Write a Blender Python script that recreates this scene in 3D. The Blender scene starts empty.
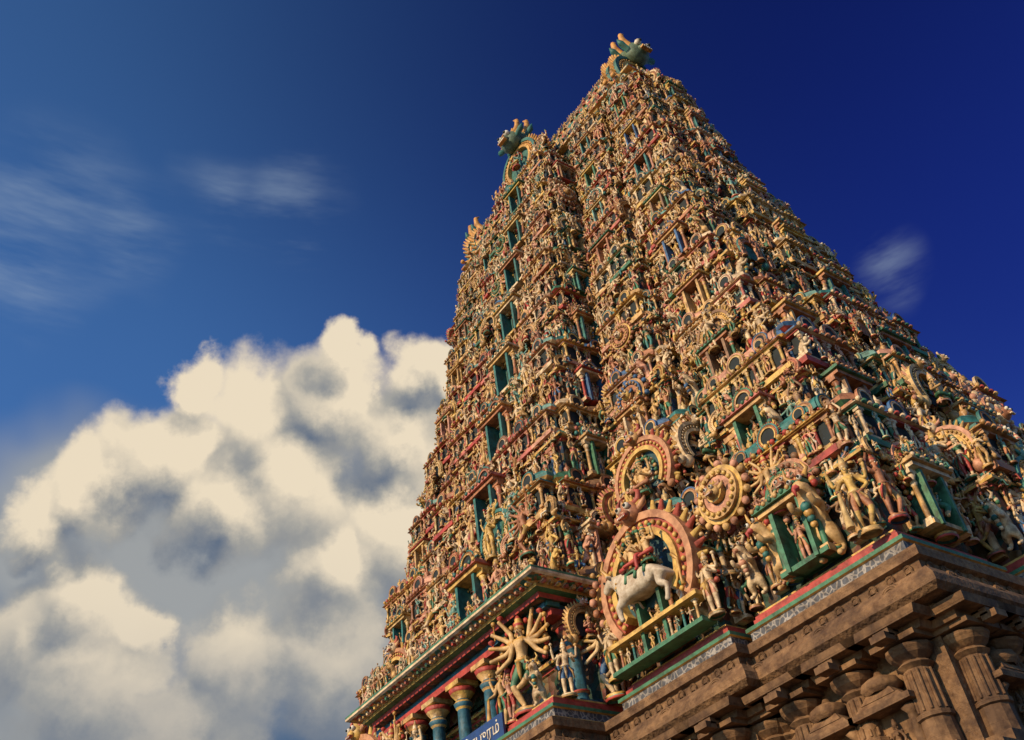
import bpy, math, random, numpy as np, time
from mathutils import Matrix, Vector
T0=time.time()
random.seed(7)
sc=bpy.context.scene
COL=sc.collection
# ------------------------------------------------------------------ materials
def new_mat(name):
    m=bpy.data.materials.new(name); m.use_nodes=True
    nt=m.node_tree; b=nt.nodes['Principled BSDF']; return m,nt,b
def L(nt,a,b): nt.links.new(a,b)
def ramp(nt,cols,constant=True,pos=None):
    r=nt.nodes.new('ShaderNodeValToRGB'); cr=r.color_ramp
    cr.interpolation='CONSTANT' if constant else 'LINEAR'
    n=len(cols)
    while len(cr.elements)<n: cr.elements.new(0.5)
    for i,c in enumerate(cols):
        cr.elements[i].position=(pos[i] if pos else (i/n if constant else i/(n-1)))
    for i,c in enumerate(cols): cr.elements[i].color=(c[0],c[1],c[2],1)
    return r
def finish(nt,b,colsock,rough=0.65,bump=0.02,bscale=14,dirt=0.68,coord='Object'):
    tc=nt.nodes.new('ShaderNodeTexCoord')
    n=nt.nodes.new('ShaderNodeTexNoise'); n.inputs['Scale'].default_value=bscale; n.inputs['Detail'].default_value=3
    L(nt,tc.outputs[coord],n.inputs['Vector'])
    n2=nt.nodes.new('ShaderNodeTexNoise'); n2.inputs['Scale'].default_value=3.1; n2.inputs['Detail'].default_value=5; n2.inputs['Roughness'].default_value=.68
    geo=nt.nodes.new('ShaderNodeNewGeometry'); L(nt,geo.outputs['Position'],n2.inputs['Vector'])
    mr=nt.nodes.new('ShaderNodeMapRange'); mr.inputs['From Min'].default_value=.40; mr.inputs['From Max'].default_value=.64
    mr.inputs['To Min'].default_value=0.0; mr.inputs['To Max'].default_value=1.0
    L(nt,n2.outputs['Fac'],mr.inputs['Value'])
    mx=nt.nodes.new('ShaderNodeMix'); mx.data_type='RGBA'; mx.blend_type='MULTIPLY'
    L(nt,mr.outputs['Result'],mx.inputs['Factor'])
    L(nt,colsock,mx.inputs['A']); d=1-dirt; mx.inputs['B'].default_value=(d*1.12,d*.95,d*.80,1)
    L(nt,mx.outputs['Result'],b.inputs['Base Color'])
    bp=nt.nodes.new('ShaderNodeBump'); bp.inputs['Strength'].default_value=.8; bp.inputs['Distance'].default_value=bump
    L(nt,n.outputs['Fac'],bp.inputs['Height']); L(nt,bp.outputs['Normal'],b.inputs['Normal'])
    b.inputs['Roughness'].default_value=rough
def rand_paint(name,cols,mul=1.0,rough=.6,dirt=.68):
    m,nt,b=new_mat(name)
    oi=nt.nodes.new('ShaderNodeObjectInfo')
    a=nt.nodes.new('ShaderNodeMath'); a.operation='MULTIPLY'; a.inputs[1].default_value=mul; L(nt,oi.outputs['Random'],a.inputs[0])
    f=nt.nodes.new('ShaderNodeMath'); f.operation='FRACT'; L(nt,a.outputs[0],f.inputs[0])
    r=ramp(nt,cols); L(nt,f.outputs[0],r.inputs['Fac'])
    finish(nt,b,r.outputs['Color'],rough,.03,9,dirt); return m
def cell_paint(name,cols,scale=3,depth=.12):
    m,nt,b=new_mat(name)
    geo=nt.nodes.new('ShaderNodeNewGeometry')
    v=nt.nodes.new('ShaderNodeTexVoronoi'); v.inputs['Scale'].default_value=scale
    L(nt,geo.outputs['Position'],v.inputs['Vector'])
    s=nt.nodes.new('ShaderNodeSeparateColor'); L(nt,v.outputs['Color'],s.inputs[0])
    r=ramp(nt,cols); L(nt,s.outputs[0],r.inputs['Fac'])
    finish(nt,b,r.outputs['Color'],.7,.02,14,.5)
    bp=nt.nodes.new('ShaderNodeBump'); bp.inputs['Strength'].default_value=1; bp.inputs['Distance'].default_value=depth; bp.invert=True
    L(nt,v.outputs['Distance'],bp.inputs['Height'])
    old=b.inputs['Normal'].links[0].from_node
    L(nt,bp.outputs['Normal'],old.inputs['Normal'])
    return m
def flat_paint(name,c,rough=.6,dirt=.55):
    m,nt,b=new_mat(name)
    rgb=nt.nodes.new('ShaderNodeRGB'); rgb.outputs[0].default_value=(c[0],c[1],c[2],1)
    finish(nt,b,rgb.outputs[0],rough,.02,10,dirt); return m
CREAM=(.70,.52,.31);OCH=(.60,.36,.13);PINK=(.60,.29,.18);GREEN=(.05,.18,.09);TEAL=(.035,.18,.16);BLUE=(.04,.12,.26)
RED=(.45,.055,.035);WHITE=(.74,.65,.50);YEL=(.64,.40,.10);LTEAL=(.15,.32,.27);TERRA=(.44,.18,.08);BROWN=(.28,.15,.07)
ROSE=(.50,.14,.10)
M_skin=rand_paint('painted_skin',[CREAM,OCH,CREAM,PINK,OCH,CREAM,TERRA,CREAM,YEL,CREAM,OCH,BROWN,LTEAL,CREAM,OCH,PINK,CREAM],1)
M_cloth=rand_paint('painted_cloth',[RED,GREEN,TEAL,YEL,WHITE,TERRA,OCH,TEAL,BLUE,PINK,RED,OCH,GREEN,CREAM],17.3)
M_gold=rand_paint('painted_gold',[OCH,YEL,(.62,.42,.17),(.50,.27,.09),CREAM,TERRA],5.1,.45)
M_ta=rand_paint('painted_trim_warm',[RED,YEL,TERRA,OCH,CREAM,PINK,GREEN,ROSE],29.7)
M_tb=rand_paint('painted_trim_cool',[TEAL,BROWN,GREEN,OCH,LTEAL,CREAM,BLUE,TERRA,TEAL,PINK],41.9)
M_dark=flat_paint('dark_opening_shade_and_pupils',(.008,.016,.018),.8)  # near-black paint standing in for shade inside openings and niches; also eye pupils
M_white=flat_paint('painted_white',(.74,.68,.56))
SM=[M_skin,M_cloth,M_gold,M_ta,M_tb,M_dark,M_white]
SK,CL,GO,TA,TB,DK,WH=range(7)
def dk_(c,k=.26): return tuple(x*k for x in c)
M_wall=cell_paint('painted_stucco_wall',[dk_(c) for c in (TEAL,BROWN,GREEN,OCH,TERRA,BLUE,ROSE,TEAL,BROWN,GREEN)],3.6)  # wall paint darkened so the gaps between figures read as deep shade
M_red=flat_paint('painted_red',(.42,.05,.035)); M_yel=flat_paint('painted_yellow',YEL); M_grn=flat_paint('painted_green',GREEN)
M_teal=flat_paint('painted_teal',(.03,.15,.13)); M_crm=flat_paint('painted_cream',CREAM)
M_corn=cell_paint('painted_cornice',[OCH,BROWN,TEAL,YEL,RED,CREAM,GREEN,TERRA],6,.08)
def frieze_mat():
    m,nt,b=new_mat('kolam_frieze')
    geo=nt.nodes.new('ShaderNodeNewGeometry')
    v=nt.nodes.new('ShaderNodeTexVoronoi'); v.inputs['Scale'].default_value=6; v.feature='DISTANCE_TO_EDGE'
    L(nt,geo.outputs['Position'],v.inputs['Vector'])
    r=ramp(nt,[(.30,.27,.24),(.08,.085,.10)],True,[0,.09]); L(nt,v.outputs['Distance'],r.inputs['Fac'])
    finish(nt,b,r.outputs['Color']); return m
M_frz=frieze_mat()
def stone_mat(name,c1,c2):
    m,nt,b=new_mat(name)
    geo=nt.nodes.new('ShaderNodeNewGeometry')
    n=nt.nodes.new('ShaderNodeTexNoise'); n.inputs['Scale'].default_value=.9; n.inputs['Detail'].default_value=8; n.inputs['Roughness'].default_value=.7
    L(nt,geo.outputs['Position'],n.inputs['Vector'])
    r=ramp(nt,[c1,c2],False,[.34,.66]); L(nt,n.outputs['Fac'],r.inputs['Fac'])
    finish(nt,b,r.outputs['Color'],.85,.07,8,.6,'Object')
    s=nt.nodes.new('ShaderNodeSeparateXYZ'); L(nt,geo.outputs['Position'],s.inputs[0])
    ad=nt.nodes.new('ShaderNodeMath'); ad.operation='ADD'; L(nt,s.outputs[0],ad.inputs[0]); L(nt,s.outputs[1],ad.inputs[1])
    cb=nt.nodes.new('ShaderNodeCombineXYZ'); L(nt,ad.outputs[0],cb.inputs[0]); L(nt,s.outputs[2],cb.inputs[1])
    br=nt.nodes.new('ShaderNodeTexBrick'); br.inputs['Scale'].default_value=1; br.inputs['Brick Width'].default_value=1.7; br.inputs['Row Height'].default_value=.47; br.inputs['Mortar Size'].default_value=.018
    L(nt,cb.outputs[0],br.inputs['Vector'])
    bp=nt.nodes.new('ShaderNodeBump'); bp.inputs['Distance'].default_value=.06; bp.invert=True; L(nt,br.outputs['Fac'],bp.inputs['Height'])
    old=b.inputs['Normal'].links[0].from_node; L(nt,bp.outputs['Normal'],old.inputs['Normal'])
    return m
M_stone=stone_mat('granite_stone',(.085,.042,.018),(.29,.155,.065))
# ------------------------------------------------------------------ mesh builder
class MB:
    def __init__(s): s.v=[];s.f=[];s.m=[];s.s=[]
    def add(s,vs,fs,mat,smooth=False):
        o=len(s.v); s.v.extend([tuple(p) for p in vs])
        for i,f in enumerate(fs):
            s.f.append([a+o for a in f]); s.m.append(mat[i] if isinstance(mat,list) else mat); s.s.append(smooth)
    def box(s,cx,cy,cz,sx,sy,sz,mat,t=1.0):
        x,y,z=sx/2,sy/2,sz/2
        vs=[(cx-x,cy-y,cz-z),(cx+x,cy-y,cz-z),(cx+x,cy+y,cz-z),(cx-x,cy+y,cz-z),
            (cx-x*t,cy-y*t,cz+z),(cx+x*t,cy-y*t,cz+z),(cx+x*t,cy+y*t,cz+z),(cx-x*t,cy+y*t,cz+z)]
        s.add(vs,[(3,2,1,0),(4,5,6,7),(0,1,5,4),(1,2,6,5),(2,3,7,6),(3,0,4,7)],mat)
    def lathe(s,prof,n,cx,cy,mat,sx=1,sy=1,ph=0,smooth=True):
        vs=[];fs=[];ms=[]
        for r,z in prof:
            for k in range(n):
                a=2*math.pi*k/n+ph; vs.append((cx+r*sx*math.cos(a),cy+r*sy*math.sin(a),z))
        for i in range(len(prof)-1):
            for k in range(n):
                k2=(k+1)%n; fs.append((i*n+k,i*n+k2,(i+1)*n+k2,(i+1)*n+k)); ms.append(mat[i%len(mat)] if isinstance(mat,list) else mat)
        fs.append(tuple(range((len(prof)-1)*n,len(prof)*n))); ms.append(ms[-1])
        s.add(vs,fs,ms,smooth)
    def ball(s,c,r,mat,n=8,sy=1,sz=1):
        prof=[(max(1e-3,r*math.sin(math.pi*i/6)),c[2]-r*sz*math.cos(math.pi*i/6)) for i in range(7)]
        s.lathe(prof,n,c[0],c[1],mat,1,sy)
    def tube(s,pts,rad,n,mat,smooth=True):
        vs=[];fs=[]
        P=[Vector(p) for p in pts]
        for i,p in enumerate(P):
            d=(P[min(i+1,len(P)-1)]-P[max(i-1,0)]).normalized()
            a=d.cross(Vector((0,1,0.01)))
            if a.length<.1: a=d.cross(Vector((1,0,0)))
            a.normalize(); b=d.cross(a)
            for k in range(n):
                t=2*math.pi*k/n; vs.append(tuple(p+(a*math.cos(t)+b*math.sin(t))*rad[i]))
        for i in range(len(P)-1):
            for k in range(n):
                k2=(k+1)%n; fs.append((i*n+k,i*n+k2,(i+1)*n+k2,(i+1)*n+k))
        fs.append(tuple(range(n))); fs.append(tuple(range((len(P)-1)*n,len(P)*n)))
        s.add(vs,fs,mat,smooth)
    def merge(s,o,M,mm=None):
        off=len(s.v); s.v.extend([tuple(M@Vector(p)) for p in o.v])
        s.f.extend([[a+off for a in f] for f in o.f]); s.m.extend([mm[a] if mm else a for a in o.m]); s.s.extend(o.s)
    def mesh(s,name,mats):
        me=bpy.data.meshes.new(name); me.from_pydata(s.v,[],s.f)
        for m in mats: me.materials.append(m)
        me.polygons.foreach_set('material_index',s.m); me.polygons.foreach_set('use_smooth',s.s)
        me.update(); return me
def skin(verts,edges,radii,sub=1):
    me=bpy.data.meshes.new('tmp'); me.from_pydata(verts,edges,[])
    ob=bpy.data.objects.new('tmp',me); COL.objects.link(ob)
    ob.modifiers.new('s','SKIN')
    d=me.skin_vertices[0].data
    for i,r in enumerate(radii):
        d[i].radius=r if isinstance(r,tuple) else (r,r); d[i].use_root=(i==0)
    ss=ob.modifiers.new('u','SUBSURF'); ss.levels=sub
    dg=bpy.context.evaluated_depsgraph_get(); dg.update()
    ev=ob.evaluated_get(dg); m=ev.to_mesh()
    vs=[tuple(v.co) for v in m.vertices]; fs=[tuple(p.vertices) for p in m.polygons]
    ev.to_mesh_clear(); bpy.data.objects.remove(ob); bpy.data.meshes.remove(me)
    return vs,fs
# ------------------------------------------------------------------ figures (height ~1, facing -Y)
def figure(arms,legs=None,seat=0,lean=0,crown=1.0,halo=False,pedestal=True,sub=1,cloth=CL,skinm=SK,weapons=True,female=False):
    mb=MB(); dz=-seat
    V=[];E=[];R=[]
    def a(p,r,par=None):
        V.append(p);R.append(r)
        if par is not None:E.append((par,len(V)-1))
        return len(V)-1
    pel=a((0,0,.49+dz),(.078,.062)); wai=a((lean*.4,0,.57+dz),(.055,.045),pel); che=a((lean*.8,-.005,.67+dz),(.085,.06),wai)
    nb=a((lean,0,.735+dz),(.045,.04),che); nk=a((lean,0,.775+dz),.028,nb); hd=a((lean,-.012,.825+dz),(.046,.05),nk); ht=a((lean,-.005,.875+dz),.036,hd)
    for (sx,el,ha) in arms:
        s_=a((lean+sx*.095,0,.71+dz),.035,nb if abs(sx)<=1 else che)
        e_=a((lean+el[0],el[1],el[2]+dz),.028,s_); h_=a((lean+ha[0],ha[1],ha[2]+dz),.021,e_)
        d=Vector(ha)-Vector(el); d.normalize(); a((lean+ha[0]+d.x*.045,ha[1]+d.y*.045,ha[2]+dz+d.z*.045),.024,h_)
    lg=legs or [((.055,0,.45),(.062,-.015,.26),(.06,0,.06),(.075,-.07,.03)),((-.055,0,.45),(-.062,-.015,.26),(-.06,0,.06),(-.075,-.07,.03))]
    for (h,k,an,to) in lg:
        i=a(h,.056,pel); i=a(k,.043,i); i=a(an,.027,i); a(to,.024,i)
    vs,fs=skin(V,E,R,sub)
    ms=[]
    zp=.49+dz
    low_=.36 if female else .2
    for f in fs:
        c=[sum(vs[i][j] for i in f)/len(f) for j in range(3)]
        if zp-low_<c[2]<zp+.045 and abs(c[0])<.19 : ms.append(cloth)
        elif .735+dz<c[2]<.765+dz: ms.append(GO)
        elif seat and c[2]<zp+.03: ms.append(cloth)
        elif female and .63+dz<c[2]<.705+dz and abs(c[0]-lean)<.1: ms.append(TA)
        else: ms.append(skinm)
    mb.add(vs,fs,ms,True)
    mb.lathe([(.07,zp+.02),(.085,zp+.03),(.085,zp+.05),(.065,zp+.06)],8,0,0,GO,1,.8)
    mb.tube([(.06,-.05,zp),(.11,-.05,zp-.08),(.13,-.03,zp-.2)],[.015,.02,.012],5,TA)
    mb.tube([(-.06,-.05,zp),(-.11,-.05,zp-.08),(-.13,-.03,zp-.2)],[.015,.02,.012],5,TA)
    mb.tube([(0,-.07,zp),(0,-.075,zp-.1),(0,-.06,zp-.18)],[.03,.025,.01],5,GO)
    for s_ in (-1,1):
        if female: mb.ball((lean*.8+s_*.038,-.055,.675+dz),.032,TA,6)
        mb.ball((lean+s_*.115,0,.725+dz),.03,GO,6)
    for k in range(5):
        t=math.radians(200+35*k); mb.ball((lean+.055*math.cos(t),-.05,.725+dz+.05*math.sin(t)),.012,GO,5)
    x=lean; z=.825+dz
    for s_ in (-1,1):
        mb.ball((x+s_*.02,-.062,z+.004),.009,WH,5); mb.ball((x+s_*.02,-.070,z+.004),.004,DK,4)
        mb.ball((x+s_*.05,-.005,z-.015),.014,GO,5,1,1.6)
    mb.box(x,-.066,z-.012,.012,.02,.026,skinm); mb.box(x,-.058,z-.034,.026,.01,.008,TA)
    zc=.865+dz
    pr=[(.048,zc-.015),(.056,zc),(.05,zc+.02),(.052,zc+.04*crown),(.036,zc+.07*crown),(.038,zc+.085*crown),(.018,zc+.12*crown),(.006,zc+.16*crown)]
    mb.lathe(pr,8,x,0,[GO,GO,TA,GO,GO,TA,GO])
    if weapons:
        for j,(sx,el,ha) in enumerate(arms):
            if ha[2]>.66:
                if j%2: mb.tube([(lean+ha[0],ha[1],ha[2]+dz-.05),(lean+ha[0],ha[1],ha[2]+dz+.13)],[.008,.008],4,GO); mb.ball((lean+ha[0],ha[1],ha[2]+dz+.13),.028,GO,6)
                else: mb.lathe([(.002,ha[2]+dz+.03),(.035,ha[2]+dz+.06),(.035,ha[2]+dz+.075),(.002,ha[2]+dz+.1)],8,lean+ha[0],ha[1],TA)
    if halo:
        n=18
        for k in range(n+1):
            t=math.radians(-30+240*k/n); cx=.27*math.cos(t)+lean; cz=.66+dz+.3*math.sin(t)
            mb.ball((cx,.05,cz),.034,GO if k%2 else TA,5)
    if pedestal:
        mb.lathe([(.13,-.03),(.15,-.01),(.115,.01),(.14,.025)],10,0,-.02,[TA,TB,GO],1,.8)
    return mb
def A(s,el,ha): return (s,el,ha)
dn=lambda s:A(s,(s*.145,.0,.58),(s*.13,-.06,.47))
bent=lambda s:A(s,(s*.15,.01,.59),(s*.10,-.11,.62))
up=lambda s:A(s,(s*.19,.0,.66),(s*.21,-.04,.80))
hip=lambda s:A(s,(s*.18,.02,.6),(s*.08,-.03,.51))
high=lambda s:A(s,(s*.16,0,.80),(s*.07,0,.97))
wide=lambda s:A(s,(s*.2,0,.7),(s*.3,-.03,.67))
pray=lambda s:A(s,(s*.14,-.03,.59),(s*.02,-.13,.67))
cl=[((.055,0,.45),(.12,-.05,.28),(.05,-.03,.08),(.09,-.09,.04)),((-.055,0,.45),(-.06,-.01,.26),(-.055,0,.06),(-.07,-.07,.03))]
stride=[((.055,0,.45),(.14,-.1,.3),(.16,-.06,.09),(.2,-.12,.05)),((-.055,0,.45),(-.12,.0,.27),(-.17,.03,.07),(-.19,-.04,.03))]
dance=[((.055,0,.45),(.17,-.1,.38),(.04,-.12,.24),(.0,-.16,.2)),((-.055,0,.45),(-.11,-.05,.28),(-.03,0,.07),(-.06,-.07,.03))]
seatl=[((.06,0,.12),(.2,-.1,.09),(.03,-.17,.06),(-.04,-.18,.06)),((-.06,0,.12),(-.2,-.1,.09),(-.03,-.15,.05),(.04,-.16,.05))]
rsit=[((.06,0,.12),(.2,-.1,.09),(.03,-.17,.06),(-.04,-.18,.06)),((-.06,0,.12),(-.1,-.18,.12),(-.1,-.18,-.1),(-.1,-.24,-.14))]
FIGM=[figure([dn(1),bent(-1)],female=True,lean=.02),figure([up(1),up(-1),bent(1),dn(-1)],lean=.02),figure([hip(1),high(-1)],cl,lean=-.02),
      figure([up(1),wide(-1),bent(1),hip(-1)],dance,lean=.02),figure([bent(1),bent(-1)],cl,female=True,crown=.6),figure([wide(1),up(-1)],stride,crown=.7),
      figure([high(1),high(-1)],cl,crown=.8),figure([up(1),up(-1),wide(1),dn(-1),hip(1)],halo=True),figure([pray(1),pray(-1)],crown=.8),
      figure([hip(1),up(-1)],stride,lean=-.03,crown=1.1),figure([dn(1),high(-1)],female=True,lean=.03,crown=.5)]
SEATM=[figure([bent(1),bent(-1)],seatl,seat=.36),figure([up(1),up(-1),bent(1),bent(-1)],seatl,seat=.36,halo=True),figure([up(1),bent(-1)],rsit,seat=.36)]
allarms=[]
for s_ in (-1,1):
    for t in (-35,-12,10,32,55):
        r=math.radians(t); allarms.append(A(s_,(s_*.2*math.cos(r),.02,.70+.18*math.sin(r)),(s_*.34*math.cos(r),-.03,.70+.34*math.sin(r))))
BIGM=[figure(allarms,dance,lean=.01,crown=1.2,sub=2,halo=True),figure([up(1),up(-1),hip(1),A(-1,(-.16,-.02,.6),(-.16,-.14,.52))],cl,crown=1.2,sub=2,lean=-.01)]
BIGM[1].tube([(-.17,-.17,.04),(-.17,-.16,.3),(-.16,-.15,.52)],[.05,.03,.018],8,GO)
def yali():
    V=[(0,.12,.42),(0,.0,.6),(0,-.06,.78),(0,-.16,.92),(0,-.28,.88)]; R=[.13,.14,.12,.13,.08]; E=[(0,1),(1,2),(2,3),(3,4)]
    def a(p,r,par): V.append(p);R.append(r);E.append((par,len(V)-1));return len(V)-1
    for s_ in (-1,1):
        i=a((s_*.1,.05,.3),.1,0); i=a((s_*.12,.16,.16),.05,i); i=a((s_*.12,.06,.05),.04,i); a((s_*.12,-.03,.03),.04,i)
        i=a((s_*.12,-.1,.66),.06,1); i=a((s_*.14,-.26,.6),.045,i); a((s_*.13,-.34,.7),.045,i)
    mb=MB(); vs,fs=skin(V,E,R,1); mb.add(vs,fs,SK,True)
    for k in range(10):
        t=k/9*math.pi; mb.ball((.15*math.cos(t),-.09,.92+.15*math.sin(t)),.05,GO if k%2 else TA,6)
    for k in range(4): mb.ball((.0,-.2+.02*k,.62-.07*k),.07-.008*k,GO if k%2 else TB,7)
    for s_ in (-1,1):
        mb.ball((s_*.07,-.27,.97),.035,WH,6); mb.ball((s_*.07,-.30,.97),.018,DK,5); mb.tube([(s_*.08,-.15,1.02),(s_*.15,-.15,1.12),(s_*.12,-.2,1.2)],[.04,.03,.008],6,GO)
    mb.tube([(0,-.3,.84),(0,-.38,.78),(0,-.36,.7)],[.05,.03,.01],6,TA); mb.tube([(0,.2,.4),(0,.35,.5),(0,.3,.75),(0,.38,.85)],[.04,.035,.03,.05],6,GO)
    return mb
YALI=yali()
def mask(mb,c,r,horn=1.0):
    x,y,z=c
    mb.ball((x,y,z),r,SK,10,.8,.95); mb.ball((x,y-r*.7,z-.25*r),r*.5,SK,8,.8,.6)
    mb.box(x,y-r*.95,z-r*.5,r*.9,r*.3,r*.16,TA)
    for k in range(5): mb.box(x-r*.32+k*r*.16,y-r*1.12,z-r*.56,r*.08,r*.05,r*.16,WH,.6)
    for k in range(7):
        t=math.radians(20+140*k/6); mb.tube([(x+r*.9*math.cos(t),y,z+r*.9*math.sin(t)),(x+r*1.35*math.cos(t),y-.1*r,z+r*1.35*math.sin(t))],[r*.22,r*.06],5,GO)
    for s_ in (-1,1):
        mb.ball((x+s_*r*.42,y-r*.72,z+r*.28),r*.27,WH,8); mb.ball((x+s_*r*.42,y-r*.95,z+r*.28),r*.13,DK,6)
        mb.tube([(x+s_*r*.5,y,z+r*.5),(x+s_*r*1.1,y,z+r*(.9*horn)),(x+s_*r*1.15,y,z+r*(1.6*horn)),(x+s_*r*.75,y,z+r*(2.1*horn))],[r*.3,r*.27,r*.18,r*.04],8,TA)
        mb.tube([(x+s_*r*.8,y,z),(x+s_*r*1.5,y-.05*r,z+.2*r),(x+s_*r*1.7,y,z+.6*r)],[r*.22,r*.25,r*.05],6,TB)
def ring(mb,R0,R1,cz,y0,y1,mat,a0=-40,a1=220,n=22):
    vs=[];fs=[]
    for k in range(n+1):
        t=math.radians(a0+(a1-a0)*k/n); c,s_=math.cos(t),math.sin(t)
        vs+=[(R0*c,y0,cz+R0*s_),(R1*c,y0,cz+R1*s_),(R1*c,y1,cz+R1*s_),(R0*c,y1,cz+R0*s_)]
    for k in range(n):
        o=k*4;p=o+4
        for i in range(4): fs.append((o+i,o+(i+1)%4,p+(i+1)%4,p+i))
    fs.append((0,1,2,3)); fs.append((n*4,n*4+1,n*4+2,n*4+3))
    mb.add(vs,fs,mat)
def arch(R=.5,cz=.45,head=True,disc=DK,y=0,flame=True,vol=1.0,m1=TA,m2=TB):
    mb=MB()
    ring(mb,R*.60,R*.70,cz,y-.10*R*2,y,GO); ring(mb,R*.70,R*.84,cz,y-.07*R*2,y+.0,m1); ring(mb,R*.84,R*.95,cz,y-.09*R*2,y+.01,m2)
    n=26
    for k in range(n+1):
        t=math.radians(-38+256*k/n); c,s_=math.cos(t),math.sin(t)
        if flame:
            mb.tube([(R*.93*c,y-.03*R,cz+R*.93*s_),(R*1.12*c,y-.06*R,cz+R*1.12*s_)],[R*.065,R*.025],5,GO if k%2 else m1)
        mb.ball((R*.77*c,y-.16*R,cz+R*.77*s_),R*.04,GO,5)
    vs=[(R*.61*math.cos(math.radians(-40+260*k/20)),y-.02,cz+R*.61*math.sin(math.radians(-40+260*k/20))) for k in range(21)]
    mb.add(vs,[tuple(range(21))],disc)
    for s_ in (-1,1):
        for j,rr in enumerate((.2,.14,.08)): mb.ball((s_*R*(.72+.22*j),y-.1*R,cz-R*(.62-.0*j)),R*rr*vol,[m2,GO,m1][j],7)
    if head: mask(mb,(0,y-.16*R,cz+R*1.02),R*.2,.8)
    return mb
def with_fig(a,f,sc_,z,y):
    a.merge(f,Matrix.Translation((0,y,z))@Matrix.Scale(sc_,4)); return a
ARCH=with_fig(arch(m2=GO),SEATM[0],.85,.2,-.14)
ARCH2=with_fig(arch(disc=TB),FIGM[1],.85,.02,-.2)
for s_ in (-1,1): ARCH2.merge(FIGM[0 if s_<0 else 4],Matrix.Translation((s_*.5,-.15,0))@Matrix.Scale(.55,4))
ARCHS=with_fig(arch(flame=False,head=False,disc=DK,m2=GO),SEATM[2],.75,.25,-.14)
BIGARCH=arch(disc=CL,vol=.5)
MEDAL=MB()
for R0,R1,m,yy in ((.0,.14,GO,-.2),(.16,.26,TA,-.12),(.27,.36,TB,-.14),(.36,.42,GO,-.08)):
    ring(MEDAL,R0,R1,.5,yy,0,m,0,360,20)
for k in range(18):
    t=2*math.pi*k/18; MEDAL.ball((.46*math.cos(t),-.04,.5+.46*math.sin(t)),.06,TB if k%2 else TA,6); MEDAL.ball((.3*math.cos(t),-.15,.5+.3*math.sin(t)),.035,GO,5)
mask(MEDAL,(0,-.2,.5),.12,.6)
def finial(mb,x,y,z,s_): mb.lathe([(.03*s_,z),(.06*s_,z+.03*s_),(.03*s_,z+.06*s_),(.07*s_,z+.1*s_),(.06*s_,z+.15*s_),(.02*s_,z+.18*s_),(.025*s_,z+.21*s_),(.002,z+.28*s_)],7,x,y,GO)
def pil(mb,x,y,z0,z1,w,m=TB,cap=GO):
    h=z1-z0
    mb.box(x,y,z0+h*.06,w*1.5,w*1.5,h*.12,cap); mb.lathe([(w*.5,z0+h*.12),(w*.42,z0+h*.7),(w*.65,z0+h*.74),(w*.5,z0+h*.8),(w*.85,z0+h*.88),(w*.6,z0+h*.9)],7,x,y,[m,cap,m,cap,cap],ph=.3)
    mb.box(x,y,z0+h*.95,w*1.9,w*1.5,h*.1,cap)
def shrine(w,kind):
    mb=MB(); d=.34
    mb.box(0,0,.04,w*1.08,d*1.2,.08,TA); mb.box(0,0,.11,w*.98,d*1.05,.06,GO)
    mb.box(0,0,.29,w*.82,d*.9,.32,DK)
    npil=max(2,int(w/.2))
    for k in range(npil): pil(mb,-w*.4+w*.8*k/(npil-1),-d*.52,.12,.46,.05,TA if k%2 else GO,GO)
    for s_ in (-1,1): pil(mb,s_*w*.43,0,.12,.46,.05,TB,GO)
    for q in ([0] if w<1 else [-.45,0,.45]):
        mb.merge(FIGM[0 if q else 2],Matrix.Translation((q,-d*.62,.12))@Matrix.Scale(.36,4))
    mb.box(0,0,.475,w*1.0,d*1.25,.03,TA); mb.box(0,0,.52,w*1.15,d*1.5,.06,GO,.8); mb.box(0,0,.57,w*.85,d*1.0,.05,TB)
    for k in range(int(w/.1)): mb.ball((-w*.5+.05+k*.1,-d*.7,.555),.035,TA if k%2 else GO,5)
    if kind=='kuta':
        mb.lathe([(.3*w*1.3,.59),(.42*w*1.3,.65),(.40*w*1.3,.72),(.25*w*1.3,.80),(.1*w,.84)],8,0,0,[TA,TB,TB,GO],1,.34/w*.95,math.pi/8,False)
        finial(mb,0,0,.83,.75)
        a=arch(R=.15,cz=.68,head=False,y=-d*.5,flame=False); mb.merge(a,Matrix())
    else:
        n=8;vs=[];fs=[]
        for sx in (-1,1):
            for k in range(n+1):
                t=math.radians(-15+210*k/n); vs.append((sx*w*.5,math.cos(t)*d*.55,.66+math.sin(t)*.17))
        for k in range(n): fs.append((k,k+1,n+2+k,n+1+k))
        fs.append(tuple(range(n+1))); fs.append(tuple(range(n+1,2*n+2)))
        mb.add(vs,fs,TB if kind=='shala' else TA)
        nf=3 if kind=='shala' else 1
        for k in range(nf): finial(mb,(k-(nf-1)/2)*w*.3,0,.82,.65)
        na=3 if kind=='shala' else 1
        for k in range(na):
            r=(.17 if k==na//2 else .1) ; a=arch(R=r,cz=.67,head=False,y=-d*.55,flame=(k==na//2))
            mb.merge(a,Matrix.Translation(((k-(na-1)/2)*w*.33,0,0)))
        for s_ in (-1,1):
            a=arch(R=.17,cz=.67,head=False,flame=False); mb.merge(a,Matrix.Translation((s_*w*.5,0,0))@Matrix.Rotation(s_*math.pi/2,4,'Z'))
    return mb
KUTA=shrine(.6,'kuta'); SHALA=shrine(1.4,'shala'); PANJ=shrine(.5,'panj')
PIL=MB(); pil(PIL,0,0,0,1,.13)
BRK=MB(); BRK.box(0,-.3,-.2,.5,.9,.35,WH); BRK.box(0,-.5,-.5,.35,.5,.3,TA,1.2); BRK.box(0,-.78,-.2,.42,.1,.3,TB)
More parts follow.
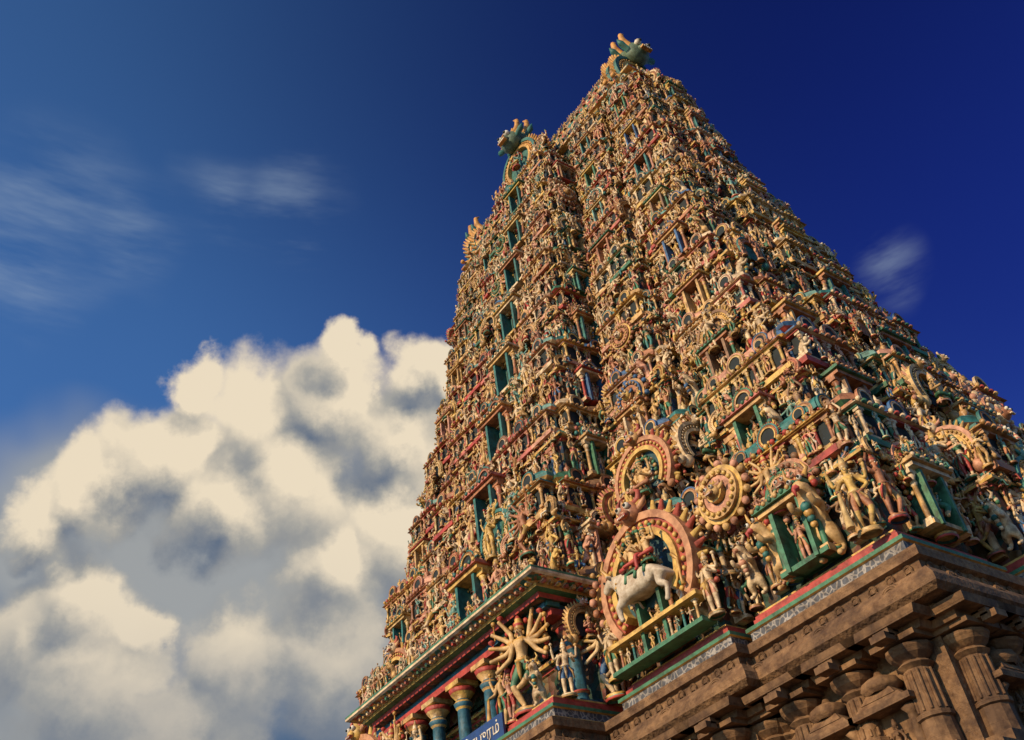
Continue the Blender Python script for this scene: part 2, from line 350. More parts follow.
def doorway(niche):
    D=MB()
    D.box(0,-.02,.42,.5,.04,.84,DK); D.box(0,-.05,.42,.34,.02,.7,TB); D.box(0,-.065,.42,.26,.01,.64,DK)  # flat dark panels painted as the shaded interior; the wall is not cut
    for s_ in (-1,1):
        D.box(s_*.22,-.16,.40,.06,.3,.8,TB); pil(D,s_*.32,-.2,0,.82,.08,TA,GO)
    D.box(0,-.16,.84,.78,.36,.06,GO); D.box(0,-.18,.90,.86,.42,.05,TA); D.box(0,-.13,.03,.75,.3,.06,TA)
    for k in range(9): D.ball((-.4+.1*k,-.39,.92),.035,TB if k%2 else GO,5)
    D.merge(arch(R=.22,cz=1.08),Matrix.Translation((0,-.2,0)))
    for q in (-.36,.36): D.merge(SEATM[0],Matrix.Translation((q,-.3,.93))@Matrix.Scale(.42,4))
    if niche: D.merge(FIGM[1],Matrix.Translation((0,-.16,.06))@Matrix.Scale(.62,4))
    return D
def bull():
    V=[(.55,0,.86),(0,0,.80),(-.45,0,.86),(-.38,0,1.08),(-.76,0,1.12),(-.98,0,1.24),(-1.2,0,1.06)]
    R=[.26,.28,.28,.13,.17,.14,.085]; E=[(0,1),(1,2),(2,3),(2,4),(4,5),(5,6)]
    def a(p,r,par): V.append(p);R.append(r);E.append((par,len(V)-1));return len(V)-1
    for s_ in (-1,1):
        i=a((.6,s_*.17,.62),.16,0); i=a((.5,s_*.18,.46),.10,i); i=a((.7,s_*.18,.34),.06,i); i=a((.64,s_*.18,.12),.05,i); a((.6,s_*.18,.03),.07,i)
        if s_==-1: i=a((-.52,s_*.17,.6),.12,2); i=a((-.72,s_*.18,.5),.08,i); i=a((-.7,s_*.18,.27),.05,i); a((-.64,s_*.18,.2),.06,i)
        else: i=a((-.5,s_*.17,.6),.12,2); i=a((-.5,s_*.18,.36),.075,i); i=a((-.5,s_*.18,.1),.05,i); a((-.53,s_*.18,.03),.07,i)
    mb=MB(); vs,fs=skin(V,E,R,2); mb.add(vs,fs,WH,True)
    for s_ in (-1,1):
        mb.tube([(-.95,s_*.08,1.34),(-.98,s_*.2,1.48),(-.93,s_*.17,1.68)],[.05,.04,.01],7,GO)
        mb.tube([(-.9,s_*.1,1.28),(-.82,s_*.26,1.24)],[.05,.02],6,WH); mb.ball((-1.07,s_*.11,1.25),.028,DK,6)
    mb.tube([(.8,0,.95),(.92,0,.8),(.9,0,.4),(.93,0,.25)],[.04,.03,.025,.05],6,GO)
    for x in (-.28,.0,.28):
        for s_ in (-1,1): mb.tube([(x,0,1.1),(x,s_*.22,1.0),(x,s_*.3,.8)],[.05,.05,.03],6,TA)
    mb.tube([(-.62,-.2,1.02),(-.68,0,.86),(-.62,.2,1.02)],[.05,.06,.05],7,GO)
    for k in range(9):
        t=math.pi*k/8; mb.ball((-.66+.02*math.sin(t),-.2*math.cos(t),.92-.12*math.sin(t)),.035,TA if k%2 else GO,5)
    mb.merge(SEATM[1],Matrix.Translation((-.12,-.1,1.0))@Matrix.Scale(1.5,4)); mb.merge(SEATM[2],Matrix.Translation((.36,-.16,1.0))@Matrix.Scale(1.3,4))
    return mb
BULL=bull()
# ---- stone pieces
SCOL=MB()
w=.25
SCOL.box(0,0,.05,w*1.3,w*1.1,.1,0); SCOL.lathe([(w*.5,.1),(w*.46,.3),(w*.54,.31),(w*.54,.34),(w*.44,.35),(w*.4,.66),(w*.55,.69),(w*.4,.72),(w*.62,.76),(w*.72,.80),(w*.72,.82),(w*.45,.84)],12,0,0,0,ph=math.pi/8,smooth=False)
for k in range(12):
    t=2*math.pi*k/12; SCOL.tube([(w*.44*math.cos(t),w*.44*math.sin(t),.36),(w*.41*math.cos(t),w*.41*math.sin(t),.65)],[.012,.012],4,0)
SCOL.box(0,0,.86,w*1.6,w*1.5,.04,0); SCOL.box(0,-.02,.90,w*1.9,w*1.0,.05,0,1.1); SCOL.box(0,-.1,.955,w*2.5,w*1.5,.06,0,1.08)
for j in range(3): SCOL.box(0,-.16-.06*j,.93-.035*j,w*.55,.12,.05,0)
SNI=MB()
for s_ in (-1,1): SNI.lathe([(.09,0),(.06,.1),(.055,.5),(.1,.55),(.06,.58)],8,s_*.25,-.12,0)
SNI.box(0,0,.3,.4,.1,.6,0); SNI.box(0,-.1,.62,.75,.35,.06,0); SNI.box(0,-.1,.68,.6,.3,.06,0,.8); SNI.box(0,-.1,.75,.42,.26,.08,0,.7); SNI.lathe([(.16,.78),(.22,.83),(.19,.9),(.05,.96),(.03,1.0)],8,0,-.08,0)
SNI.merge(FIGM[0],Matrix.Translation((0,-.12,.03))@Matrix.Scale(.5,4),[0]*7)
SKU=MB(); SKU.merge(arch(head=False),Matrix(),[0]*7)
stone=[M_stone]
def MK(mb,name,mats=SM): return mb.mesh(name,mats)
FIG=[MK(m,'standing_figure') for m in FIGM]; SEAT=[MK(m,'seated_figure') for m in SEATM]
M_gskin=flat_paint('statue_gold_skin',(.62,.40,.17)); M_gold2=flat_paint('statue_gold',(.60,.34,.09),.45)
BIG=[MK(m,'guardian_figure') for m in BIGM]
BIGG=[MK(m,'guardian_figure',[M_gskin,M_grn,M_gold2,M_red,M_teal,M_dark,M_white]) for m in BIGM]
YAL=MK(YALI,'lion_figure'); ARC=MK(ARCH,'horseshoe_arch'); ARC2=MK(ARCH2,'horseshoe_arch'); ARS=MK(ARCHS,'cornice_arch'); MED=MK(MEDAL,'medallion')
YALG=MK(YALI,'lion_figure',[M_gskin,M_grn,M_gold2,M_red,M_teal,M_dark,M_white])
M_dteal=flat_paint('niche_teal',(.015,.07,.09))
BAR=MK(BIGARCH,'great_arch',[M_gold,M_dteal,M_yel,flat_paint('arch_red',(.42,.08,.045)),flat_paint('arch_pink',(.52,.25,.12)),M_dark,M_white])
KUT=MK(KUTA,'dome_shrine'); SHA=MK(SHALA,'barrel_shrine'); PAN=MK(PANJ,'arch_shrine'); PI=MK(PIL,'pilaster'); BR=MK(BRK,'eave_bracket')
DO=MK(doorway(False),'doorway',[M_skin,M_cloth,M_gold,M_ta,M_teal,M_dark,M_white]); NI=MK(doorway(True),'niche_pavilion')
BU=MK(BULL,'bull_with_riders',[M_gskin,M_red,M_gold2,M_grn,M_teal,M_dark,flat_paint('bull_offwhite',(.56,.47,.35),.6,.5)])
SC=MK(SCOL,'stone_column',stone); SN=MK(SNI,'stone_niche',stone); SKD=MK(SKU,'stone_cornice_arch',stone)
# ------------------------------------------------------------------ tower
tower=bpy.data.objects.new('temple_gopuram_tower',None); COL.objects.link(tower)
CNT=0
def put(me,pos,ang,s,name=None,sx=1.0,tilt=0.0):
    global CNT
    CNT+=1
    ob=bpy.data.objects.new(name or me.name,me)
    M=Matrix.Translation(pos)@Matrix.Rotation(ang,4,'Z')@Matrix.Rotation(tilt,4,'X')@Matrix.Diagonal((s*sx,s,s,1))
    ob.parent=tower; ob.matrix_world=M; COL.objects.link(ob); return ob
A0,B0,H0,H1=16.5,8.563,12.672,16.754
ZR=48.0
ZK=[12.672,17,22,28,35,42,48]; LK=[16.5,15.0,13.6,12.2,10.85,9.7,9.0]; DKK=[8.563,7.0,5.75,4.5,3.25,2.15,1.55]
def prof(z):
    t=max(0,min(1,(z-H0)/(ZR-H0)))
    Lh=float(np.interp(z,ZK,LK)); Dh=float(np.interp(z,ZK,DKK))
    wc=5.55+(2.3-5.55)*t**.9; pc=2.33+(1.3-2.33)*t
    return Lh,Dh,wc,pc,1-.5*t
def side(L_,steps):
    pts=[]
    for (a,b,p) in steps: pts+= [(a,p),(b,p)]
    return pts
def plan(z,pc_over=None):
    Lh,Dh,wc,pc,k=prof(z)
    if pc_over is not None: pc=pc_over
    fs=[(-Lh,-.74*Lh,0),(-.74*Lh,-.67*Lh,-.85*k),(-.67*Lh,-.44*Lh,.45*k),(-.44*Lh,-wc,-1.1*k),(-wc,wc,pc),(wc,.44*Lh,-1.1*k),(.44*Lh,.67*Lh,.45*k),(.67*Lh,.74*Lh,-.85*k),(.74*Lh,Lh,0)]
    ss=[(-Dh,-.62*Dh,0),(-.62*Dh,-.46*Dh,-.6*k),(-.46*Dh,.46*Dh,.75*k),(.46*Dh,.62*Dh,-.6*k),(.62*Dh,Dh,0)]
    P=[]
    for t,p in side(Lh,fs): P.append((t,-Dh-p))
    for t,p in side(Dh,ss): P.append((Lh+p,t))
    for t,p in side(Lh,fs): P.append((-t,Dh+p))
    for t,p in side(Dh,ss): P.append((-Lh-p,-t))
    Q=[]
    for p in P:
        if p[0]<-wc-.01: p=(p[0]+.9*k,p[1])
        if not Q or (abs(p[0]-Q[-1][0])+abs(p[1]-Q[-1][1])>1e-6): Q.append(p)
    if abs(Q[0][0]-Q[-1][0])+abs(Q[0][1]-Q[-1][1])<1e-6: Q.pop()
    return Q
def offs(P,d):
    n=len(P);Q=[]
    for i in range(n):
        a=P[i-1];b=P[i];c=P[(i+1)%n]
        def nr(p,q):
            dx,dy=q[0]-p[0],q[1]-p[1];l=math.hypot(dx,dy);return (dy/l,-dx/l)
        n1=nr(a,b);n2=nr(b,c)
        if abs(n1[0]-n2[0])+abs(n1[1]-n2[1])<1e-6: Q.append((b[0]+d*n1[0],b[1]+d*n1[1]))
        else: Q.append((b[0]+d*(n1[0]+n2[0]),b[1]+d*(n1[1]+n2[1])))
    return Q
def loft(mb,P,prf,mats,cap=True):
    n=len(P);vs=[];fs=[];ms=[]
    for (o,z) in prf: vs+=[(x,y,z) for x,y in offs(P,o)]
    for i in range(len(prf)-1):
        for k in range(n):
            k2=(k+1)%n; fs.append((i*n+k,i*n+k2,(i+1)*n+k2,(i+1)*n+k)); ms.append(mats[i%len(mats)])
    if cap: fs.append(tuple(range((len(prf)-1)*n,len(prf)*n))); ms.append(ms[-1])
    mb.add(vs,fs,ms)
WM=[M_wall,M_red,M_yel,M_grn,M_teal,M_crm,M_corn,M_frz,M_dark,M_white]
def edges(P,o):
    Q=offs(P,o);n=len(Q)
    for i in range(n):
        a=Q[i];b=Q[(i+1)%n];dx,dy=b[0]-a[0],b[1]-a[1];l=math.hypot(dx,dy)
        if l<.3: continue
        nx,ny=dy/l,-dx/l
        if ny>.5: continue
        yield a,(dx/l,dy/l),l,(nx,ny)
def along(P,o,z,sp,fn,inset=.1):
    for a,d,l,nn in edges(P,o):
        n=max(1,int(round((l-2*inset)/sp))); 
        for k in range(n):
            t=inset+(l-2*inset)*(k+.5)/n
            x,y=a[0]+d[0]*t,a[1]+d[1]*t
            fn(k,n,l,(x,y,z),math.atan2(nn[1],nn[0])+math.pi/2,nn)
heights=[4.75,4.5,4.3,4.05,3.9,3.7,3.55,3.4,3.2]
sh=(ZR-H0)/sum(heights); heights=[h*sh for h in heights]
R=random.random
J=lambda v,a=.12:(v[0]+random.uniform(-a,a),v[1]+random.uniform(-a,a),v[2]+random.uniform(-a,a)*.8)
z=H0
for i,h in enumerate(heights):
    Lh,Dh,wc,pc,k=prof(z); P=plan(z); mb=MB()
    Pw=plan(z,.25) if i==0 else P
    def isc(p,nn): return abs(p[0])<wc+.9 and p[1]<-Dh-(.7 if nn[1]<-.5 else .2) and abs(p[0])<wc+.7
    if i==0:
        loft(mb,P,[(.25,z-.02),(.25,z+.10),(.15,z+.10),(.15,z+.2),(.0,z+.2),(-.5,z+.21)],[1,1,2,3,3])
        loft(mb,Pw,[(0,z),(0,z+.48*h)],[0])
        Pc=[(-wc,-Dh-pc),(wc,-Dh-pc),(wc,-Dh+.6),(-wc,-Dh+.6)]
        e=H1; c=.85
        loft(mb,Pc,[(-.3,e-.6),(.05,e-.6),(.1,e-.45),(.35,e-.42),(.35,e-.3),(c-.1,e-.22),(c,e-.18),(c,e-.10),(c,e-.02),(c-.15,e+.04),(.4,e+.16),(.1,e+.25),(-.3,e+.26)],[0,1,3,2,6,9,5,3,5,6,6,6])
    else:
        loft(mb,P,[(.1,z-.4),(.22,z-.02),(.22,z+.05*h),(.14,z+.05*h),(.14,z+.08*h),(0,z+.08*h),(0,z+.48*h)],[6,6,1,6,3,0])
    ze=z+.5*h; e=ze; c=.18*k+.1
    loft(mb,Pw,[(.0,e-.02*h),(.08,e-.01*h),(.08,e+.01*h),(c,e+.015*h),(c+.02,e+.03*h),(c*.8,e+.055*h),(.15,e+.07*h),(.1,e+.09*h),(-.7,e+.09*h)],[6,1,6,2,6,6,4,6])
    zp=e+.09*h
    z2=z+h
    loft(mb,plan(z2),[(.02,zp-.1),(.02,z2+.01)],[0])
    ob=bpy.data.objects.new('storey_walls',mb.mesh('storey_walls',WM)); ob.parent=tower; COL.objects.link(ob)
    fh=.36*h
    sp=.135*h
    def off_mid(kk,n,l): return abs((kk+.5)/n-.5)*l
    skipn={}
    def hasn(l,nn,p):
        key=(round(l,2),round(nn[0]),round(nn[1]),p[0]>0)
        if key not in skipn: skipn[key]=(i>0 and R()<.3)
        return not skipn[key]
    def f_wall(kk,n,l,p,a,nn):
        centre = nn[1]<-.5 and isc(p,nn)
        if i==0 and isc(p,nn): return
        if centre and abs(p[0])<.19*h: return
        if l>1.9 and not centre and hasn(l,nn,p) and off_mid(kk,n,l)<.12*h: return
        s=fh*(.75+.45*R())
        me=random.choice(FIG) if R()<.88 else YAL
        if me is YAL: s*=.8
        put(me,J(p),a+random.uniform(-.4,.4),s)
    along(P,.30,z+.09*h,sp,f_wall)
    def f_niche(kk,n,l,p,a,nn):
        if l<1.9 or (nn[1]<-.5 and isc(p,nn)) or (i==0 and isc(p,nn)) or not hasn(l,nn,p): return
        put(NI,p,a,.44*h*(.9+.2*R()))
    along(P,.15,z+.07*h,50,f_niche,.24)
    def f_pil(kk,n,l,p,a,nn):
        if i==0 and isc(p,nn): return
        put(PI,p,a,.40*h)
    along(P,.05,z+.08*h,.28*h,f_pil)
    def f_up(kk,n,l,p,a,nn):
        if nn[1]<-.5 and isc(p,nn) and (i==0 or abs(p[0])<.17*h): return
        if i==0 and isc(p,nn): return
        put(random.choice(SEAT+FIG),J(p),a+random.uniform(-.4,.4),.22*h*(.8+.45*R()))
    along(P,.14,z+.37*h,.14*h,f_up)
    def f_big(kk,n,l,p,a,nn):
        if l<1.2 or R()<.5 or (nn[1]<-.5 and isc(p,nn) and (i==0 or abs(p[0])<.3*h)): return
        put(random.choice([ARC,ARC2,ARC2,MED,BIG[0],BIG[0]]),J(p),a+random.uniform(-.1,.1),.42*h*(.7+.55*R()))
    along(P,.36,z+.36*h,.85*h,f_big)
    def f_arc(kk,n,l,p,a,nn):
        if i==0 and isc(p,nn): return
        r=R(); me=ARS if r<.22 else (ARC if r<.32 else random.choice(SEAT+FIG+[YAL]))
        put(me,J(p,.08),a+random.uniform(-.3,.3),.20*h*(.8+.5*R()),tilt=-.1)
    along(P,c*.95,e-.01*h,.13*h,f_arc)
    if i==0:
        along([(-wc,-Dh-pc),(wc,-Dh-pc),(wc,-Dh+.6),(-wc,-Dh+.6)],.4,H1-.2,.3,lambda kk,n,l,p,a,nn: put(BR,p,a,.26))
    hs=(z2-zp)+.10*h
    def f_sh(kk,n,l,p,a,nn):
        centre = nn[1]<-.5 and abs(p[0])<.2*h and isc(p,nn)
        if centre: return
        q=p; s=hs*(.85+.2*R())
        me=SHA if (n>=3 and kk==n//2) else random.choice([KUT,PAN,KUT,PAN,ARC2])
        if n>=2 and kk in(0,n-1): me=KUT; s*=1.15
        if i==0 and isc(p,nn): q=(p[0],p[1],H1+.2); s=1.0
        put(me,q,a,s)
    along(P,-.12*k,zp,.29*h,f_sh)
    def f_fg(kk,n,l,p,a,nn):
        if nn[1]<-.5 and abs(p[0])<.12*h and isc(p,nn): return
        q=p; r=R(); s=.27*h*(.75+.55*R())
        if i==0 and isc(p,nn): q=(p[0],p[1],H1+.22); s*=.8
        me=random.choice(FIG) if r<.68 else (random.choice(SEAT) if r<.9 else YAL)
        if me is YAL: s*=.8
        put(me,J(q,.12),a+random.uniform(-.4,.4),s)
    along(P,.22*k,zp,.125*h,f_fg)
    yf=-Dh-pc
    if i>0:
        put(DO,(0,yf,z+.05*h),0,.60*h)
        for s_ in (-1,1): put(BIG[1],(s_*.34*h,yf-.35,z+.08*h),0,.52*h,sx=s_)
        put(DO,(Lh+.75*k,0,z+.07*h),math.pi/2,.5*h)
    z=z2
colm=MB(); 
colm.box(0,0,.06,.5,.5,.12,TB); colm.lathe([(.2,.12),(.17,.3),(.22,.32),(.22,.36),(.17,.38),(.155,1.35),(.2,1.4),(.24,1.5),(.2,1.56),(.17,1.6),(.3,1.75),(.34,1.85),(.2,1.9)],12,0,0,[TB,GO,TA,GO,TB,GO,TB,GO,TB,GO,TA,GO])
colm.box(0,0,1.96,.6,.6,.12,GO); colm.box(0,0,2.1,1.3,.45,.16,TA); colm.box(0,0,2.26,1.6,.4,.16,TB)
M_colb=flat_paint('column_blue',(.03,.13,.19)); cm=colm.mesh('pavilion_column',[M_skin,M_cloth,M_gold,M_red,M_colb,M_dark,M_white])
for x in (-4.9,-3.4,-1.9,-.2,1.5):
    put(cm,(x,-B0-1.75,H0+.2),0,1.42)
for s_ in (-1,1): put(cm,(s_*5.1,-B0-.9,H0+.2),math.pi/2,1.42)
pb=MB(); pb.box(0,-B0-1.75,H1-.58,11.0,.5,.35,4); pb.box(0,-B0-1.0,H1-.42,10.9,2.0,.08,0)
ob=bpy.data.objects.new('pavilion_beam',pb.mesh('pavilion_beam',WM)); ob.parent=tower; COL.objects.link(ob)
put(BIGG[0],(4.2,-B0-2.3,H0+.25),.35,3.2); put(BIGG[0],(-4.3,-B0-2.35,H0+.2),-.1,2.8); put(BIG[0],(6.1,-B0-.3,H0+.2),.3,2.9); put(BIGG[1],(2.8,-B0-2.2,H0+.2),0,2.2); put(BIG[1],(-2.6,-B0-2.3,H0+.2),0,2.3)
put(FIG[1],(5.75,-B0-1.9,H0+.2),.9,1.8)
put(YAL,(4.9,-B0-2.4,H0+.2),.6,1.3); put(FIG[2],(3.5,-B0-2.4,H0+.2),.1,1.7)
xb=.55*16.5+.15
gal=MB()
gal.box(0,0,.86,3.9,.55,.12,0); gal.box(0,0,.06,3.9,.55,.12,1)
GAL=gal.mesh('arch_ledge',[M_yel,M_grn])
for s_ in (-1,1):
    put(BAR,(s_*xb,-B0-.85,H0+.6),0,4.3); put(BU,(s_*xb+.15,-B0-1.35,H0+1.12),.0,1.5)
    put(GAL,(s_*xb,-B0-1.15,H0+.2),0,1.0)
    for q in (-1,1): put(FIG[1],(s_*xb+q*2.2,-B0-1.05,H0+.3),0,1.9)
    for q in range(7): put(PI,(s_*xb-1.65+q*.55,-B0-1.2,H0+.3),0,.72)
    for q in range(6): put(FIG[q],(s_*xb-1.38+q*.55,-B0-1.2,H0+.33),0,.6)
z1=H0+heights[0]; l1=prof(z1)
for s_ in (-1,1):
    put(BAR,(s_*(.56*l1[0]+.3),-l1[1]-1.05,z1+.9),0,3.0); put(SEAT[1],(s_*(.56*l1[0]+.3),-l1[1]-1.35,z1+1.5),0,2.3)
    put(MED,(s_*12.5,-B0-.7,H0+2.5),0,2.1)
put(YALG,(15.0,-B0-.5,H0+.2),.2,2.2); put(YALG,(13.4,-B0-.5,H0+.25),-.2,1.9); put(BIGG[0],(14.0,-B0-.5,H0+2.1),.1,1.9); put(BIGG[0],(16.9,-B0+1.6,H0+.2),1.5,2.3); put(BIG[1],(16.3,-B0-.55,H0+.2),.5,2.2)
sg=MB(); sg.box(0,0,0,2.9,.08,.75,0); 
M_sign=flat_paint('sign_blue',(.02,.05,.16),.4,.15)
so=bpy.data.objects.new('name_sign',sg.mesh('name_sign',[M_sign])); COL.objects.link(so); so.parent=tower; so.location=(2.0,-B0-2.75,H0+.15)
tcu=bpy.data.curves.new('sign_text','FONT'); tcu.body='கோபுரம்'; tcu.size=.5; tcu.align_x='CENTER'; tcu.align_y='CENTER'; tcu.extrude=.01; tcu.materials.append(M_white)
to=bpy.data.objects.new('sign_text',tcu); COL.objects.link(to); to.parent=tower; to.location=(2.0,-B0-2.80,H0+.15); to.rotation_euler=(math.pi/2,0,0)
# ---- crowning barrel roof
Lr,Dr,wr,pr_,kr=prof(ZR)
rb=MB()
P=plan(ZR)
Pr=[(-Lr+.7,-Dr),(Lr-.2,-Dr),(Lr-.2,Dr),(-Lr+.7,Dr)]
loft(rb,P,[(.2,ZR-.02),(.3,ZR+.1),(.1,ZR+.25),(-.3,ZR+.3)],[2,1,6,6])
loft(rb,Pr,[(-.1,ZR),(-.1,ZR+.8),(.3,ZR+.85),(.3,ZR+1.0)],[0,2,6])
n=14;sec=[]
for k_ in range(n+1):
    t=math.radians(-28+236*k_/n); sec.append((Dr*1.12*math.cos(t)*-1,ZR+2.0+math.sin(t)*1.9))
xs=np.linspace(-7.6,8.0,17);vs=[];fs=[];ms=[]
for x in xs: vs+=[(x,y,zz) for y,zz in sec]
for a in range(len(xs)-1):
    for k_ in range(n): fs.append((a*(n+1)+k_,(a+1)*(n+1)+k_,(a+1)*(n+1)+k_+1,a*(n+1)+k_+1)); ms.append(6 if k_%2 else 0)
fs.append(tuple(range(n+1))); ms.append(0); fs.append(tuple(range(len(xs)*(n+1)-n-1,len(xs)*(n+1)))); ms.append(0)
rb.add(vs,fs,ms)
ob=bpy.data.objects.new('barrel_roof',rb.mesh('barrel_roof',WM)); ob.parent=tower; COL.objects.link(ob)
for x in np.linspace(-7.2,7.5,26):
    for (yy,zz,til) in ((-Dr*1.15,ZR+.9,0),(-Dr*1.12,ZR+2.0,-.1),(-Dr*.85,ZR+2.9,-.3)):
        if abs(x)>wr*.8 or zz>ZR+2.8: put(random.choice(FIG+SEAT),(x+random.uniform(-.1,.1),yy,zz),random.uniform(-.3,.3),.85*(.8+.4*R()),tilt=til)
for x in np.linspace(-7.4,7.6,34): put(random.choice([PI,ARS,YAL,SEAT[0]]),(x,random.uniform(-.2,.1),ZR+3.7),random.uniform(-.5,.5),.45*(.7+.5*R()))
roofarch2=MB(); roofarch2.merge(arch(disc=TB),Matrix()); mask(roofarch2,(0,-.16,.98),.21,1.0)
RA=MK(roofarch2,'roof_gable_arch',[flat_paint('mask_green',(.12,.18,.11)),M_cloth,M_gold2,flat_paint('horn_orange',(.62,.30,.07)),M_teal,M_dark,M_white])
for s_ in (-1,1):
    o_=.4 if s_<0 else 0
    put(RA,(s_*(8.0-o_),0,ZR+.15),s_*math.pi/2,3.9); put(SEAT[1],(s_*(8.6-o_),0,ZR+1.2),s_*math.pi/2,2.2)
    put(RA,(s_*(7.3-o_),0,ZR+.4),s_*math.pi/2,3.8)
    for q in (-1.6,-.8,.8,1.6): put(random.choice(FIG),(s_*(8.8-o_),q*.8,ZR+.2),s_*math.pi/2,1.3)
put(RA,(0,-Dr-pr_+.2,ZR+.1),0,3.6); put(RA,(0,-Dr-pr_+1.0,ZR+.4),0,3.7); put(SEAT[1],(0,-Dr-pr_-.3,ZR+1.2),0,2.0)
dm=MB(); 
vs=[];n=12
for yy in (-Dr-pr_+.2,0):
    for k_ in range(n+1):
        t=math.radians(-35+250*k_/n); vs.append((1.6*math.cos(t),yy,ZR+1.8+1.6*math.sin(t)))
fs=[(k_,k_+1,n+2+k_,n+1+k_) for k_ in range(n)]
dm.add(vs,fs,0); ob=bpy.data.objects.new('roof_dormer',dm.mesh('roof_dormer',WM)); ob.parent=tower; COL.objects.link(ob)
for s_ in (-1,1):
    for q in (1.6,2.1,2.5): put(random.choice(FIG),(s_*q,-Dr-pr_-.1,ZR+.2),0,1.6); put(random.choice(SEAT),(s_*q*.9,-Dr-pr_+.3,ZR+1.5),0,1.3)
# ------------------------------------------------------------------ granite base
P=plan(H0); bb=MB()
loft(bb,P,[(1.9,0),(1.9,.6),(1.6,.65),(1.6,1.2),(1.35,1.3),(1.5,1.7),(1.35,2.0),(1.0,2.05),(1.0,2.5),(1.3,2.55),(1.3,2.8),(.7,2.9),(.7,6.0),(.95,6.05),(1.5,6.1),(1.55,6.35),(1.2,6.7),(.9,6.75),(.9,7.1),(1.1,7.15),(1.1,7.4),(.25,7.45),(.25,10.4),(.6,10.45),(.6,10.6),(1.1,10.62),(1.25,10.75),(1.23,10.95),(1.0,11.25),(.8,11.35),(.8,11.55),(.95,11.6),(.95,11.85),(.75,11.9),(.5,11.95)],[0])
loft(bb,P,[(.5,11.93),(.5,12.08),(.42,12.1),(.42,12.35),(.5,12.37),(.5,12.47),(.3,12.5),(.3,12.68),(-.3,12.7)],[1,1,2,1,3,3,4,4])
BMAT=[M_stone,M_yel,M_frz,M_grn,M_red]
ob=bpy.data.objects.new('granite_base',bb.mesh('granite_base',BMAT)); ob.parent=tower; COL.objects.link(ob)
along(P,.45,7.45,1.45,lambda kk,n,l,p,a,nn: put(SC,p,a,3.1))
along(P,.35,7.45,1.45,lambda kk,n,l,p,a,nn: (put(SN,(p[0]+ -nn[1]*.72,p[1]+nn[0]*.72,p[2]+.1),a,2.3) if kk<n-1 else None))
along(P,.85,2.9,1.6,lambda kk,n,l,p,a,nn: put(SC,p,a,3.1))
along(P,1.17,10.72,1.9,lambda kk,n,l,p,a,nn: put(SKD,p,a,.55,tilt=-.25))
along(P,.83,11.3,.5,lambda kk,n,l,p,a,nn: put(SKD,p,a,.26))
gm=MB(); gm.box(0,0,2.9,4.2,.2,5.8,1)
for s_ in (-1,1): gm.box(s_*2.4,-.2,3.0,.6,.7,6.0,0)
gm.box(0,-.2,6.2,5.6,.8,.5,0)
M_wood=flat_paint('door_wood',(.1,.05,.025))
for r_ in range(6):
    for c_ in range(4): gm.box(-1.5+c_*1.0,-.13,.6+r_*.95,.8,.06,.75,1)
ob=bpy.data.objects.new('gateway_door',gm.mesh('gateway_door',[M_stone,M_wood])); ob.parent=tower; ob.location=(0,-B0-2.33-1.0-.95,0); COL.objects.link(ob)
# ------------------------------------------------------------------ ground
g=MB(); S=3000; g.add([(-S,-S,0),(S,-S,0),(S,S,0),(-S,S,0)],[(0,1,2,3)],0)
m,nt,b=new_mat('paving_stone'); geo=nt.nodes.new('ShaderNodeNewGeometry'); br=nt.nodes.new('ShaderNodeTexBrick'); br.inputs['Scale'].default_value=1; br.inputs['Color1'].default_value=(.14,.115,.09,1); br.inputs['Color2'].default_value=(.18,.15,.12,1); br.inputs['Mortar'].default_value=(.06,.05,.04,1)
L(nt,geo.outputs['Position'],br.inputs['Vector']); finish(nt,b,br.outputs['Color'],.85)
ob=bpy.data.objects.new('ground',g.mesh('ground',[m])); COL.objects.link(ob)
# ------------------------------------------------------------------ camera
CX=np.array([27.841,-28.987,1.6]); yaw,pitch,roll,F=2.451,.698,-.154,982.97
f=np.array([math.cos(yaw)*math.cos(pitch),math.sin(yaw)*math.cos(pitch),math.sin(pitch)])
r=np.array([math.sin(yaw),-math.cos(yaw),0.0]); u=np.cross(r,f)
r2=r*math.cos(roll)+u*math.sin(roll); u2=-r*math.sin(roll)+u*math.cos(roll)
cd=bpy.data.cameras.new('camera'); cam=bpy.data.objects.new('camera',cd); COL.objects.link(cam)
M=Matrix(((r2[0],u2[0],-f[0],CX[0]),(r2[1],u2[1],-f[1],CX[1]),(r2[2],u2[2],-f[2],CX[2]),(0,0,0,1)))
cam.matrix_world=M; cd.sensor_width=36; cd.lens=F/1024*36; cd.clip_end=8000; cd.clip_start=.1; sc.camera=cam
